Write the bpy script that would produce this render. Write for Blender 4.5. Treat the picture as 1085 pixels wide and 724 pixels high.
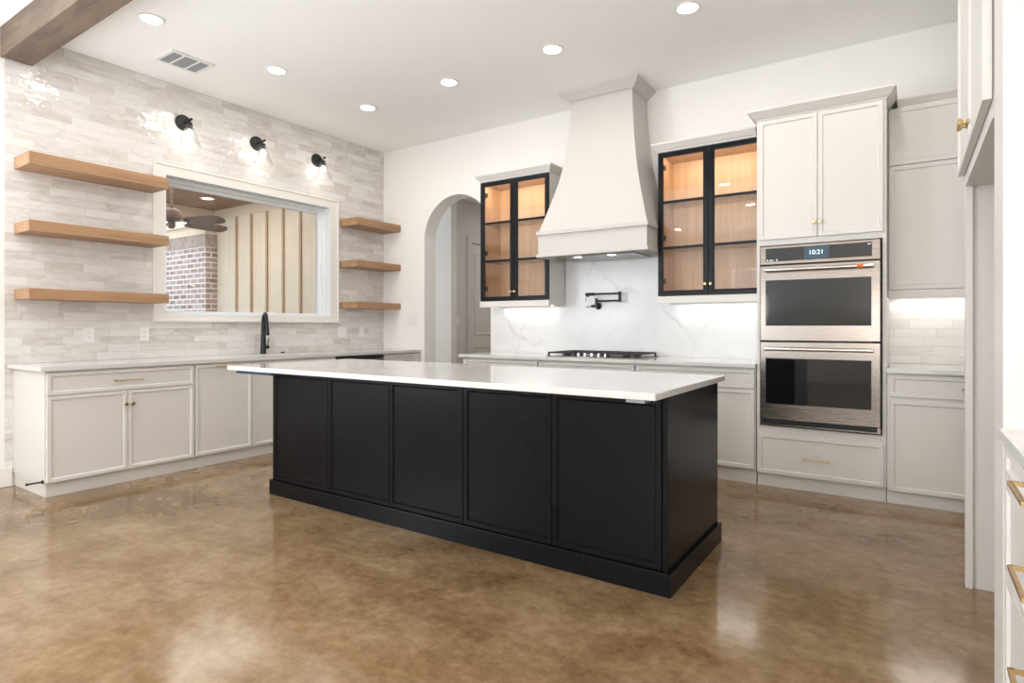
import bpy, bmesh, math, random
from mathutils import Vector, Matrix
random.seed(7)
for _o in list(bpy.data.objects):
    bpy.data.objects.remove(_o)
SC = bpy.context.scene
COL = SC.collection
PI = math.pi

# ------------------------------------------------------------------ camera, world, exposure, daylight
XL, YB, ZC, XR, YR = -5.62, 5.40, 3.43, 0.87, -4.60     # left wall, back wall, ceiling, right wall, rear wall
F_PX, CX, HY = 627.0, 542.5, 346.0
YAW = math.atan2(964.0 - CX, F_PX)
cd = bpy.data.cameras.new('camera')
cam = bpy.data.objects.new('camera', cd)
COL.objects.link(cam)
cam.location = (0, 0, 1.2)
cam.rotation_euler = (PI / 2, 0, YAW)
cd.sensor_width = 36.0
cd.sensor_fit = 'HORIZONTAL'
cd.lens = F_PX / 1085.0 * 36.0
cd.shift_y = -(362.0 - HY) / 1085.0
cd.clip_start = 0.02
cd.clip_end = 200
SC.camera = cam

SC.view_settings.view_transform = 'Standard'
SC.view_settings.look = 'None'
SC.view_settings.exposure = 0.2
SC.view_settings.gamma = 1.0
SC.view_settings.use_curve_mapping = False
SC.cycles.max_bounces = 10
SC.cycles.diffuse_bounces = 5
SC.cycles.glossy_bounces = 5
SC.cycles.transmission_bounces = 8
SC.cycles.transparent_max_bounces = 16
SC.cycles.sample_clamp_indirect = 6.0
SC.cycles.caustics_reflective = False
SC.cycles.caustics_refractive = False

W = bpy.data.worlds.new('sky')
SC.world = W
W.use_nodes = True
_bg = W.node_tree.nodes['Background']
_bg.inputs['Color'].default_value = (0.80, 0.90, 1.0, 1)
_bg.inputs['Strength'].default_value = 2.3


def area_light(name, loc, size, power, color, aim, shape='RECTANGLE', parent=None, spread=PI):
    d = bpy.data.lights.new(name, 'AREA')
    d.shape = shape
    d.size = size[0]
    if shape in ('RECTANGLE', 'ELLIPSE'):
        d.size_y = size[1]
    d.energy = power
    d.color = color
    d.spread = spread
    o = bpy.data.objects.new(name, d)
    COL.objects.link(o)
    o.location = loc
    o.rotation_euler = Vector(aim).to_track_quat('-Z', 'Y').to_euler()
    if parent is not None:
        o.parent = parent
    return o


DAY = (0.84, 0.92, 1.0)
# daylight through the living-room windows behind the photographer and on the left
area_light('daylight_rear', (-3.1, YR + 0.02, 1.4), (0.9, 2.3), 110, DAY, (0, 1, 2.0))
area_light('rear_right_fill', (0.15, YR + 0.02, 1.3), (1.1, 2.2), 170, (1.0, 0.97, 0.93), (0, 1, 2.2))  # added fill for cabinet fronts and ceiling, set in an assumed opening
area_light('daylight_side', (XL + 0.02, -0.9, 1.45), (2.4, 2.2), 230, DAY, (1, 0, 1.5))
# unseen fill lights added under the rear ceiling to brighten the kitchen
for _x in (-4.4, -2.4, -0.6):
    for _y in (-3.2, -1.2, 0.6):
        if _x > -1 and _y > -2:
            continue
        area_light('rear_ceiling_fill', (_x, _y, ZC - 0.02), (0.15,), 9, (1, 0.95, 0.90), (0, 0, -1), 'DISK')

# unseen lights added to warm the right side, extending the ceiling lamp grid
for _y in (2.1, 3.1, 4.12):
    area_light('added_kitchen_lamp', (-0.19, _y, ZC - 0.02), (0.15,), 3.5, (1, 0.93, 0.85), (0, 0, -1), 'DISK')

# ------------------------------------------------------------------ node helpers
MATS = {}


class NT:
    def __init__(self, name):
        m = bpy.data.materials.new(name)
        m.use_nodes = True
        self.m = m
        self.t = m.node_tree
        self.b = self.t.nodes['Principled BSDF']
        self.out = self.t.nodes['Material Output']

    def n(self, typ, **kw):
        nd = self.t.nodes.new(typ)
        for k, v in kw.items():
            setattr(nd, k, v)
        return nd

    def l(self, a, b):
        self.t.links.new(a, b)

    def val(self, sock, v):
        if isinstance(v, (int, float)):
            sock.default_value = v
        elif isinstance(v, tuple):
            sock.default_value = v if len(v) == len(sock.default_value) else tuple(v) + (1,)
        else:
            self.l(v, sock)

    def math(self, op, a, b=None, c=None):
        nd = self.n('ShaderNodeMath', operation=op)
        self.val(nd.inputs[0], a)
        if b is not None:
            self.val(nd.inputs[1], b)
        if c is not None:
            self.val(nd.inputs[2], c)
        return nd.outputs[0]

    def coord(self):
        return self.n('ShaderNodeTexCoord').outputs['Object']

    def mapping(self, vec, scale=(1, 1, 1), loc=(0, 0, 0), rot=(0, 0, 0)):
        nd = self.n('ShaderNodeMapping')
        self.l(vec, nd.inputs['Vector'])
        nd.inputs['Scale'].default_value = scale
        nd.inputs['Location'].default_value = loc
        nd.inputs['Rotation'].default_value = rot
        return nd.outputs[0]

    def noise(self, vec, scale=5, detail=4, rough=0.5, dist=0.0):
        nd = self.n('ShaderNodeTexNoise')
        self.l(vec, nd.inputs['Vector'])
        nd.inputs['Scale'].default_value = scale
        nd.inputs['Detail'].default_value = detail
        nd.inputs['Roughness'].default_value = rough
        nd.inputs['Distortion'].default_value = dist
        return nd.outputs['Fac']

    def ramp(self, fac, stops, interp='LINEAR'):
        nd = self.n('ShaderNodeValToRGB')
        nd.color_ramp.interpolation = interp
        e = nd.color_ramp.elements
        while len(e) < len(stops):
            e.new(0.5)
        for i, (p, c) in enumerate(stops):
            e[i].position = p
            e[i].color = tuple(c) + (1,) if len(c) == 3 else c
        self.l(fac, nd.inputs[0])
        return nd.outputs[0]

    def mix(self, fac, a, b, blend='MIX'):
        nd = self.n('ShaderNodeMix', data_type='RGBA', blend_type=blend)
        self.val(nd.inputs[0], fac)
        self.val(nd.inputs[6], a)
        self.val(nd.inputs[7], b)
        return nd.outputs[2]

    def bump(self, h, strength=0.2, dist=0.01, normal=None):
        nd = self.n('ShaderNodeBump')
        nd.inputs['Strength'].default_value = strength
        nd.inputs['Distance'].default_value = dist
        self.l(h, nd.inputs['Height'])
        if normal is not None:
            self.l(normal, nd.inputs['Normal'])
        return nd.outputs[0]

    def set(self, **kw):
        for k, v in kw.items():
            self.val(self.b.inputs[k.replace('_', ' ')], v)
        return self.m


def plain(name, col, rough=0.5, metal=0.0, bump=0.0, bscale=60, spec=0.5, var=0.03):
    t = NT(name)
    c = t.coord()
    nz = t.noise(c, bscale, 3)
    lo = tuple(max(0, x * (1 - var)) for x in col)
    hi = tuple(min(1, x * (1 + var)) for x in col)
    t.set(Base_Color=t.ramp(nz, [(0.3, lo), (0.7, hi)]), Roughness=rough, Metallic=metal)
    t.b.inputs['Specular IOR Level'].default_value = spec
    if bump:
        t.l(t.bump(nz, bump, 0.002), t.b.inputs['Normal'])
    return t.m


def emit(name, col, s):
    t = NT(name)
    t.set(Base_Color=(0.9, 0.9, 0.9) if s > 2 else (0.01, 0.01, 0.01), Emission_Color=tuple(col), Emission_Strength=s)
    return t.m


def wood(name, dark, light, axis, gscale=14, stretch=0.06, rough=0.45, knots=0.0, bump=0.08, plank=None):
    """grain runs along axis; plank=(other_axis, width) splits it into boards"""
    t = NT(name)
    c = t.coord()
    sc = [1, 1, 1]
    sc[axis] = stretch
    v = c
    sep = t.n('ShaderNodeSeparateXYZ')
    t.l(c, sep.inputs[0])
    if plank:
        idx = t.math('FLOOR', t.math('DIVIDE', sep.outputs[plank[0]], plank[1]))
        wn = t.n('ShaderNodeTexWhiteNoise', noise_dimensions='1D')
        t.l(idx, wn.inputs['W'])
        off = t.n('ShaderNodeVectorMath', operation='SCALE')
        t.l(wn.outputs['Color'], off.inputs[0])
        off.inputs['Scale'].default_value = 20
        ad = t.n('ShaderNodeVectorMath', operation='ADD')
        t.l(c, ad.inputs[0])
        t.l(off.outputs[0], ad.inputs[1])
        v = ad.outputs[0]
    mp = t.mapping(v, tuple(sc))
    n1 = t.noise(mp, gscale, 5, 0.6, 0.6)
    n2 = t.noise(mp, gscale * 6, 3, 0.6)
    n3 = t.noise(v, 2.2, 2)
    f = t.math('ADD', t.math('MULTIPLY', n1, 0.6), t.math('ADD', t.math('MULTIPLY', n2, 0.25), t.math('MULTIPLY', n3, 0.15 + knots)))
    colr = t.ramp(f, [(0.36, dark), (0.64, light)])
    if plank:
        colr = t.mix(t.math('MULTIPLY', wn.outputs['Value'], 0.55), colr, dark)
        fr = t.math('FRACT', t.math('DIVIDE', sep.outputs[plank[0]], plank[1]))
        gap = t.math('LESS_THAN', fr, 0.09)
        colr = t.mix(gap, colr, tuple(x * 0.25 for x in dark))
    t.set(Base_Color=colr, Roughness=rough)
    t.l(t.bump(n2, bump, 0.003), t.b.inputs['Normal'])
    return t.m


def tile(name, ax, zoff=0.0, L=0.262, H=0.066, dark=(0.565, 0.525, 0.48), light=(0.755, 0.735, 0.715), tilt=0.085, rip_s=0.55, rough=0.11):
    t = NT(name)
    c = t.coord()
    sep = t.n('ShaderNodeSeparateXYZ')
    t.l(c, sep.inputs[0])
    v = t.math('DIVIDE', t.math('SUBTRACT', sep.outputs[2], zoff), H)
    row = t.math('FLOOR', v)
    fv = t.math('FRACT', v)
    wr = t.n('ShaderNodeTexWhiteNoise', noise_dimensions='1D')
    t.l(row, wr.inputs['W'])
    u = t.math('ADD', t.math('DIVIDE', sep.outputs[ax], L), t.math('MULTIPLY', wr.outputs['Value'], 3.0))
    colm = t.math('FLOOR', u)
    fu = t.math('FRACT', u)
    cmb = t.n('ShaderNodeCombineXYZ')
    t.l(colm, cmb.inputs[0])
    t.l(row, cmb.inputs[1])
    wt = t.n('ShaderNodeTexWhiteNoise', noise_dimensions='2D')
    t.l(cmb.outputs[0], wt.inputs['Vector'])
    # streaky glaze, shifted per tile
    off = t.n('ShaderNodeVectorMath', operation='MULTIPLY_ADD')
    t.l(wt.outputs['Color'], off.inputs[0])
    off.inputs[1].default_value = (9, 9, 9)
    t.l(c, off.inputs[2])
    sc = [1, 1, 3.2]
    sc[ax] = 0.9
    streak = t.noise(t.mapping(off.outputs[0], tuple(sc)), 7, 5, 0.62, 0.8)
    f = t.math('ADD', t.math('MULTIPLY', wt.outputs['Value'], 0.42), t.math('MULTIPLY', streak, 0.9))
    colr = t.ramp(f, [(0.36, dark), (0.55, tuple((a + b) / 2 for a, b in zip(dark, light))), (0.80, light)])
    eu = t.math('MINIMUM', fu, t.math('SUBTRACT', 1.0, fu))
    ev = t.math('MINIMUM', fv, t.math('SUBTRACT', 1.0, fv))
    g = t.math('MAXIMUM', t.math('LESS_THAN', eu, 0.0055), t.math('LESS_THAN', ev, 0.022))
    colr = t.mix(g, colr, (0.60, 0.56, 0.52))
    t.set(Base_Color=colr, Roughness=t.math('ADD', t.math('MULTIPLY', g, 0.5), rough))
    # uneven hand-made faces: each tile tilts a little, plus ripples
    sub = t.n('ShaderNodeVectorMath', operation='SUBTRACT')
    t.l(wt.outputs['Color'], sub.inputs[0])
    sub.inputs[1].default_value = (0.5, 0.5, 0.5)
    scl = t.n('ShaderNodeVectorMath', operation='SCALE')
    t.l(sub.outputs[0], scl.inputs[0])
    scl.inputs['Scale'].default_value = tilt
    geo = t.n('ShaderNodeNewGeometry')
    add = t.n('ShaderNodeVectorMath', operation='ADD')
    t.l(scl.outputs[0], add.inputs[0])
    t.l(geo.outputs['Normal'], add.inputs[1])
    nrm = t.n('ShaderNodeVectorMath', operation='NORMALIZE')
    t.l(add.outputs[0], nrm.inputs[0])
    rip = t.noise(off.outputs[0], 22, 2, 0.5)
    h = t.math('SUBTRACT', rip, t.math('MULTIPLY', g, 0.5))
    t.l(t.bump(h, rip_s, 0.007, nrm.outputs[0]), t.b.inputs['Normal'])
    return t.m


def glass(name, tint=(1, 1, 1), refl=0.9):
    t = NT(name)
    tr = t.n('ShaderNodeBsdfTransparent')
    tr.inputs[0].default_value = tint + (1,)
    gl = t.n('ShaderNodeBsdfGlossy')
    gl.inputs['Roughness'].default_value = 0.02
    fr = t.n('ShaderNodeFresnel')
    fr.inputs['IOR'].default_value = 1.45
    mx = t.n('ShaderNodeMixShader')
    t.l(t.math('MULTIPLY', fr.outputs[0], refl), mx.inputs[0])
    t.l(tr.outputs[0], mx.inputs[1])
    t.l(gl.outputs[0], mx.inputs[2])
    t.l(mx.outputs[0], t.out.inputs['Surface'])
    return t.m


def concrete_floor():
    t = NT('stained_concrete')
    c = t.coord()
    big = t.noise(c, 0.6, 4, 0.6, 0.5)
    mid = t.noise(t.mapping(c, (1, 1.5, 1), (3, 7, 0)), 2.6, 9, 0.72, 0.25)
    fine = t.noise(c, 20, 4, 0.7)
    f = t.math('ADD', t.math('MULTIPLY', big, 0.42), t.math('ADD', t.math('MULTIPLY', mid, 0.42), t.math('MULTIPLY', fine, 0.24)))
    colr = t.ramp(f, [(0.36, (0.066, 0.035, 0.013)), (0.45, (0.138, 0.080, 0.033)), (0.54, (0.225, 0.143, 0.072)), (0.68, (0.36, 0.255, 0.155))])
    spk = t.n('ShaderNodeTexVoronoi')
    t.l(c, spk.inputs['Vector'])
    spk.inputs['Scale'].default_value = 55
    spots = t.math('LESS_THAN', spk.outputs['Distance'], 0.10)
    msk = t.math('MULTIPLY', spots, t.math('GREATER_THAN', mid, 0.52))
    colr = t.mix(t.math('MULTIPLY', msk, 0.2), colr, (0.07, 0.045, 0.025))
    t.set(Base_Color=colr, Roughness=0.12)
    t.b.inputs['Specular IOR Level'].default_value = 0.55
    return t.m


def marble(name, base, vein, scale=1.0, width=0.018, strength=0.75, rough=0.12):
    """pale stone with a few thin diagonal veins and faint clouds"""
    t = NT(name)
    c = t.mapping(t.coord(), (scale, scale, scale), (1.3, 0.2, 0.4))
    sep = t.n('ShaderNodeSeparateXYZ')
    t.l(c, sep.inputs[0])
    wob = t.noise(c, 1.5, 5, 0.6, 0.3)
    lines = None
    for ax, az, per, ph, w, amp in ((0.72, -0.62, 0.62, 0.10, 1.0, 0.55), (0.50, 0.80, 0.95, 0.42, 0.7, 0.75), (0.85, -0.30, 0.41, 0.7, 0.45, 0.8)):
        q = t.math('ADD', t.math('MULTIPLY', sep.outputs[0], ax), t.math('ADD', t.math('MULTIPLY', sep.outputs[2], az), t.math('MULTIPLY', sep.outputs[1], ax)))
        q = t.math('ADD', t.math('DIVIDE', q, per), t.math('MULTIPLY', wob, amp))
        fr = t.math('ABSOLUTE', t.math('SUBTRACT', t.math('FRACT', t.math('ADD', q, ph)), 0.5))
        ln = t.ramp(fr, [(0.0, (w, w, w)), (width * 0.45, (w * 0.45,) * 3), (width * 1.6, (0, 0, 0))])
        msk = t.ramp(t.noise(t.mapping(c, (1, 1, 1), (ph * 9, 2, 5)), 1.7, 3), [(0.47, (0, 0, 0)), (0.62, (1, 1, 1))])
        ln = t.math('MULTIPLY', ln, msk)
        lines = ln if lines is None else t.math('MAXIMUM', lines, ln)
    cloud = t.ramp(t.noise(c, 2.2, 5, 0.6, 0.4), [(0.45, (0, 0, 0)), (0.8, (1, 1, 1))])
    b = t.mix(t.math('MULTIPLY', cloud, 0.25), base, vein)
    t.set(Base_Color=t.mix(t.math('MULTIPLY', lines, strength), b, vein), Roughness=rough)
    return t.m


def brick_mat():
    t = NT('mortar_washed_brick')
    c = t.coord()
    sep = t.n('ShaderNodeSeparateXYZ')
    t.l(c, sep.inputs[0])
    cmb = t.n('ShaderNodeCombineXYZ')
    t.l(t.math('ADD', sep.outputs[0], sep.outputs[1]), cmb.inputs[0])
    t.l(sep.outputs[2], cmb.inputs[1])
    br = t.n('ShaderNodeTexBrick')
    t.l(cmb.outputs[0], br.inputs['Vector'])
    br.inputs['Scale'].default_value = 1.0
    br.inputs['Brick Width'].default_value = 0.22
    br.inputs['Row Height'].default_value = 0.082
    br.inputs['Mortar Size'].default_value = 0.012
    br.inputs['Color1'].default_value = (0.46, 0.33, 0.28, 1)
    br.inputs['Color2'].default_value = (0.27, 0.20, 0.18, 1)
    br.inputs['Mortar'].default_value = (0.80, 0.74, 0.70, 1)
    wash = t.noise(c, 7, 4, 0.7)
    colr = t.mix(t.ramp(wash, [(0.45, (0, 0, 0)), (0.75, (0.75, 0.75, 0.75))]), br.outputs['Color'], (0.66, 0.58, 0.54))
    t.set(Base_Color=colr, Roughness=0.85)
    t.l(t.bump(br.outputs['Fac'], -0.4, 0.01), t.b.inputs['Normal'])
    return t.m


def brushed(name, col, rough=0.26):
    t = NT(name)
    c = t.mapping(t.coord(), (1.2, 40, 160))
    nz = t.noise(c, 3, 3)
    t.set(Base_Color=t.ramp(nz, [(0.3, tuple(x * 0.93 for x in col)), (0.7, col)]), Metallic=1.0,
          Roughness=t.ramp(nz, [(0.3, (rough - 0.05,) * 3), (0.7, (rough + 0.05,) * 3)]))
    t.b.inputs['Anisotropic'].default_value = 0.5
    return t.m


M = dict(
    cab=plain('white_cabinet_paint', (0.672, 0.648, 0.615), 0.38, var=0.01),
    wall=plain('warm_white_wall_paint', (0.84, 0.82, 0.795), 0.75, bump=0.05, bscale=220, var=0.015),
    ceil=plain('textured_ceiling_paint', (0.93, 0.925, 0.915), 0.85, bump=0.10, bscale=160, var=0.015),
    hood=plain('hood_plaster_paint', (0.565, 0.54, 0.512), 0.6, bump=0.03, bscale=200, var=0.01),
    hallshade=plain('hall_shaded_paint', (0.62, 0.60, 0.575), 0.75, bump=0.05, bscale=220, var=0.015),  # wall paint darkened: the hall's shade is put into the colour
    trim=plain('white_trim_paint', (0.80, 0.775, 0.73), 0.4, var=0.01),
    vinyl=plain('white_window_vinyl', (0.80, 0.82, 0.83), 0.35, var=0.01),
    plate=plain('white_plastic_plate', (0.80, 0.79, 0.77), 0.35, var=0.01),
    slot=plain('dark_slot', (0.05, 0.05, 0.05), 0.6),
    black=plain('black_island_paint', (0.0042, 0.0043, 0.0054), 0.27, var=0.01, spec=0.15),
    frame=plain('blue_black_frame_paint', (0.004, 0.0055, 0.008), 0.3, var=0.1, spec=0.2),
    matte=plain('matte_black_metal', (0.012, 0.012, 0.013), 0.38, 0.3),
    bronze=plain('dark_bronze_metal', (0.022, 0.020, 0.019), 0.45, 0.3),
    gold=plain('brushed_gold', (0.66, 0.47, 0.23), 0.28, 1.0),
    quartz=marble('white_quartz', (0.63, 0.62, 0.605), (0.53, 0.505, 0.48), 1.0, 0.03, 0.25, 0.10),
    marble=marble('veined_marble', (0.75, 0.75, 0.75), (0.38, 0.38, 0.39), 1.0, 0.024, 0.75, 0.28),
    tile_y=tile('handmade_tile_left', 1, 0.918),
    tile_x=tile('handmade_tile_right', 0, 0.918, dark=(0.66, 0.635, 0.60), light=(0.78, 0.76, 0.73), tilt=0.02, rip_s=0.2, rough=0.3),
    oak_y=wood('oak_shelf_wood', (0.27, 0.145, 0.07), (0.44, 0.265, 0.145), 1),
    oak_in=wood('cabinet_interior_oak', (0.52, 0.33, 0.195), (0.68, 0.47, 0.30), 2, 16, 0.05),
    beam=wood('rustic_beam_wood', (0.06, 0.040, 0.029), (0.175, 0.125, 0.088), 0, 9, 0.12, 0.7, 0.15, 0.35),
    patio=wood('patio_ceiling_boards', (0.12, 0.052, 0.020), (0.36, 0.18, 0.075), 0, 10, 0.1, 0.55, 0.1, 0.1, (1, 0.14)),
    fan=wood('brown_fan_wood', (0.10, 0.055, 0.038), (0.19, 0.115, 0.085), 0, 10, 0.2, 0.5),
    batten=plain('tan_siding_paint', (0.70, 0.61, 0.48), 0.6, var=0.03, bscale=6),
    battend=plain('brown_batten_paint', (0.42, 0.28, 0.15), 0.6, var=0.05, bscale=6),
    cream=plain('cream_patio_trim', (0.70, 0.58, 0.42), 0.6, var=0.03),
    brick=brick_mat(),
    soldier=plain('soldier_course_brick', (0.40, 0.32, 0.29), 0.85, var=0.25, bscale=14),
    patiofloor=plain('patio_concrete', (0.45, 0.43, 0.40), 0.8, var=0.08, bscale=3),
    floor=concrete_floor(),
    steel=brushed('stainless_steel', (0.225, 0.195, 0.17), 0.25),
    chrome=plain('bright_steel', (0.66, 0.63, 0.60), 0.2, 1.0, var=0.01),
    ovenglass=plain('black_oven_glass', (0.006, 0.007, 0.008), 0.04, var=0.01, spec=0.5),
    iron=plain('cast_iron', (0.015, 0.015, 0.016), 0.5, var=0.2),
    glass=glass('clear_glass'),
    shade=glass('clear_shade_glass', (0.98, 0.98, 0.98), 0.35),
    can=emit('ceiling_lamp_lens', (1.0, 0.96, 0.90), 9.0),
    bulb=emit('bulb_glow', (1.0, 0.93, 0.82), 14.0),
    puck=emit('under_cabinet_lens', (1.0, 0.97, 0.93), 9.0),
    warmpuck=emit('cabinet_puck_lens', (1.0, 0.80, 0.55), 10.0),
    screen=emit('oven_screen', (0.035, 0.085, 0.13), 0.8),
    digits=emit('oven_digits', (0.70, 0.92, 1.0), 1.6),
    tape=plain('blue_masking_tape', (0.002, 0.028, 0.065), 0.5),
    orange=plain('orange_tag', (0.72, 0.17, 0.02), 0.5),
    rubber=plain('black_rubber', (0.012, 0.012, 0.012), 0.6),
    ventgrey=plain('grey_vent_louvre', (0.30, 0.31, 0.34), 0.6),
    sinkm=plain('white_sink', (0.72, 0.71, 0.69), 0.2),
    void=plain('cabinet_shadow_gap', (0.03, 0.03, 0.03), 0.8),
)


# ------------------------------------------------------------------ mesh helpers
class MB:
    """collects shapes in world coordinates; build() links them as one mesh object"""

    def __init__(self):
        self.bm = bmesh.new()

    def box(self, x0, x1, y0, y1, z0, z1, bev=0.0):
        b = self.bm
        r = bmesh.ops.create_cube(b, size=1.0)
        vs = r['verts']
        for v in vs:
            v.co = Vector((x0 + (v.co.x + .5) * (x1 - x0), y0 + (v.co.y + .5) * (y1 - y0), z0 + (v.co.z + .5) * (z1 - z0)))
        if bev > 0:
            es = list({e for v in vs for e in v.link_edges})
            bmesh.ops.bevel(b, geom=es, offset=bev, segments=2, affect='EDGES', profile=0.5)
        return self

    def cyl(self, p0, p1, r0, r1=None, seg=20, caps=True):
        r1 = r0 if r1 is None else r1
        p0, p1 = Vector(p0), Vector(p1)
        d = p1 - p0
        q = d.to_track_quat('Z', 'Y').to_matrix().to_4x4()
        mt = Matrix.Translation((p0 + p1) / 2) @ q
        bmesh.ops.create_cone(self.bm, cap_ends=caps, segments=seg, radius1=max(r0, 1e-5), radius2=max(r1, 1e-5), depth=d.length, matrix=mt)
        return self

    def ball(self, c, r, sx=1, sy=1, sz=1, seg=16):
        mt = Matrix.Translation(Vector(c)) @ Matrix.Diagonal((sx, sy, sz, 1))
        bmesh.ops.create_uvsphere(self.bm, u_segments=seg, v_segments=seg // 2, radius=r, matrix=mt)
        return self

    def lathe(self, c, axis, prof, seg=24):
        """prof: list of (radius, distance along axis)"""
        c, axis = Vector(c), Vector(axis).normalized()
        a = axis.orthogonal().normalized()
        b2 = axis.cross(a)
        rings = []
        for r, h in prof:
            if r < 1e-6:
                rings.append([self.bm.verts.new(c + axis * h)])
            else:
                rings.append([self.bm.verts.new(c + axis * h + (a * math.cos(2 * PI * i / seg) + b2 * math.sin(2 * PI * i / seg)) * r) for i in range(seg)])
        for A, B in zip(rings, rings[1:]):
            for i in range(seg):
                j = (i + 1) % seg
                if len(A) == 1 and len(B) > 1:
                    self.bm.faces.new((A[0], B[i], B[j]))
                elif len(B) == 1 and len(A) > 1:
                    self.bm.faces.new((A[i], A[j], B[0]))
                elif len(A) > 1:
                    self.bm.faces.new((A[i], A[j], B[j], B[i]))
        return self

    def tube(self, pts, rad, seg=12, caps=True):
        pts = [Vector(p) for p in pts]
        rads = rad if isinstance(rad, (list, tuple)) else [rad] * len(pts)
        rings = []
        up = None
        for i, p in enumerate(pts):
            if i == 0:
                d = pts[1] - p
            elif i == len(pts) - 1:
                d = p - pts[i - 1]
            else:
                d = (pts[i + 1] - p).normalized() + (p - pts[i - 1]).normalized()
            d.normalize()
            if up is None:
                up = d.orthogonal().normalized()
            up = (up - d * up.dot(d)).normalized()
            s = d.cross(up)
            rings.append([self.bm.verts.new(p + (up * math.cos(2 * PI * k / seg) + s * math.sin(2 * PI * k / seg)) * rads[i]) for k in range(seg)])
        for A, B in zip(rings, rings[1:]):
            for k in range(seg):
                j = (k + 1) % seg
                self.bm.faces.new((A[k], A[j], B[j], B[k]))
        if caps:
            self.bm.faces.new(rings[0][::-1])
            self.bm.faces.new(rings[-1])
        return self

    def prism(self, pts, vec):
        vec = Vector(vec)
        a = [self.bm.verts.new(Vector(p)) for p in pts]
        b = [self.bm.verts.new(Vector(p) + vec) for p in pts]
        n = len(pts)
        self.bm.faces.new(a)
        self.bm.faces.new(b[::-1])
        for i in range(n):
            j = (i + 1) % n
            self.bm.faces.new((a[i], b[i], b[j], a[j]))
        return self

    def strip(self, rings, closed=False):
        """quads between successive lists of points"""
        R = [[self.bm.verts.new(Vector(p)) for p in r] for r in rings]
        for A, B in zip(R, R[1:]):
            n = len(A)
            for i in range(n if closed else n - 1):
                j = (i + 1) % n
                self.bm.faces.new((A[i], A[j], B[j], B[i]))
        return R

    def build(self, name, mat, parent=None, origin=None, smooth=False):
        bmesh.ops.recalc_face_normals(self.bm, faces=self.bm.faces)
        me = bpy.data.meshes.new(name)
        org = ORG.get(parent.name) if parent is not None else None
        if org is None:
            org = Vector(origin) if origin is not None else Vector((0, 0, 0))
        bmesh.ops.translate(self.bm, verts=self.bm.verts, vec=-org)
        self.bm.to_mesh(me)
        self.bm.free()
        me.materials.append(mat)
        o = bpy.data.objects.new(name, me)
        COL.objects.link(o)
        if parent is not None:
            o.parent = parent
            ORG[o.name] = org
        else:
            o.location = org
            ORG[o.name] = org
        if smooth:
            me.polygons.foreach_set('use_smooth', [True] * len(me.polygons))
            try:
                me.set_sharp_from_angle(angle=math.radians(38))
            except Exception:
                pass
        return o


ORG = {}


def thing(name, label, cat, loc, group=None):
    o = bpy.data.objects.new(name, None)
    o.empty_display_size = 0.05
    COL.objects.link(o)
    o.location = loc
    ORG[o.name] = Vector(loc)
    o['label'] = label
    o['category'] = cat
    if group:
        o['group'] = group
    return o


def tag(o, label, cat, group=None):
    o['label'] = label
    o['category'] = cat
    if group:
        o['group'] = group
    return o


def struct(o):
    o['kind'] = 'structure'
    return o


def B(*a, **k):
    return MB().box(*a, **k)


# a face-plane: T(u, v, n) -> world, n pointing out of the cabinet
def plane(face, P):
    if face == '-Y':
        return lambda u, v, n: (u, P - n, v)
    if face == '+X':
        return lambda u, v, n: (P + n, u, v)
    if face == '-X':
        return lambda u, v, n: (P - n, u, v)


def tbox(m, T, u0, u1, v0, v1, n0, n1, bev=0.0):
    a, b = T(u0, v0, n0), T(u1, v1, n1)
    lo = [min(a[i], b[i]) for i in range(3)]
    hi = [max(a[i], b[i]) for i in range(3)]
    m.box(lo[0], hi[0], lo[1], hi[1], lo[2], hi[2], bev)


def panel_front(T, u0, u1, v0, v1, th=0.02, fr=0.024, rec=0.008, bevel=0.006):
    """slim-framed cabinet front: a flat rim, a bevelled step and a recessed flat panel; its back is at n=0"""
    m = MB()

    def ring(d, n):
        return [T(u0 + d, v0 + d, n), T(u1 - d, v0 + d, n), T(u1 - d, v1 - d, n), T(u0 + d, v1 - d, n)]
    R = m.strip([ring(0, 0), ring(0, th - 0.0015), ring(0.0015, th), ring(fr, th), ring(fr + bevel, th - rec)], closed=True)
    m.bm.faces.new(R[0])
    m.bm.faces.new(R[-1])
    return m


def bar_pull(T, u0, u1, v, n0, name, parent, vertical=False, stand=0.03, r=0.0055):
    m = MB()
    m.cyl(T(u0, v, n0 + stand), T(u1, v, n0 + stand), r, seg=12)
    d = 0.012
    for u in (u0 + d, u1 - d):
        m.cyl(T(u, v, n0), T(u, v, n0 + stand), r * 0.9, seg=10)
    o = m.build(name, M['gold'], parent, smooth=True)
    o['label'] = 'slim gold bar handle'
    return o


def knob(T, u, v, n0, parent, r=0.015):
    m = MB()
    ax = Vector(T(u, v, 1)) - Vector(T(u, v, 0))
    m.lathe(T(u, v, n0), ax, [(0, 0), (r * 0.62, 0), (r * 0.62, 0.003), (r * 0.36, 0.006), (r * 0.36, 0.016), (r * 0.8, 0.019), (r, 0.024), (r, 0.028), (r * 0.75, 0.033), (0, 0.034)], 16)
    o = m.build('knob', M['gold'], parent, smooth=True)
    o['label'] = 'small round gold knob'
    return o


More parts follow.
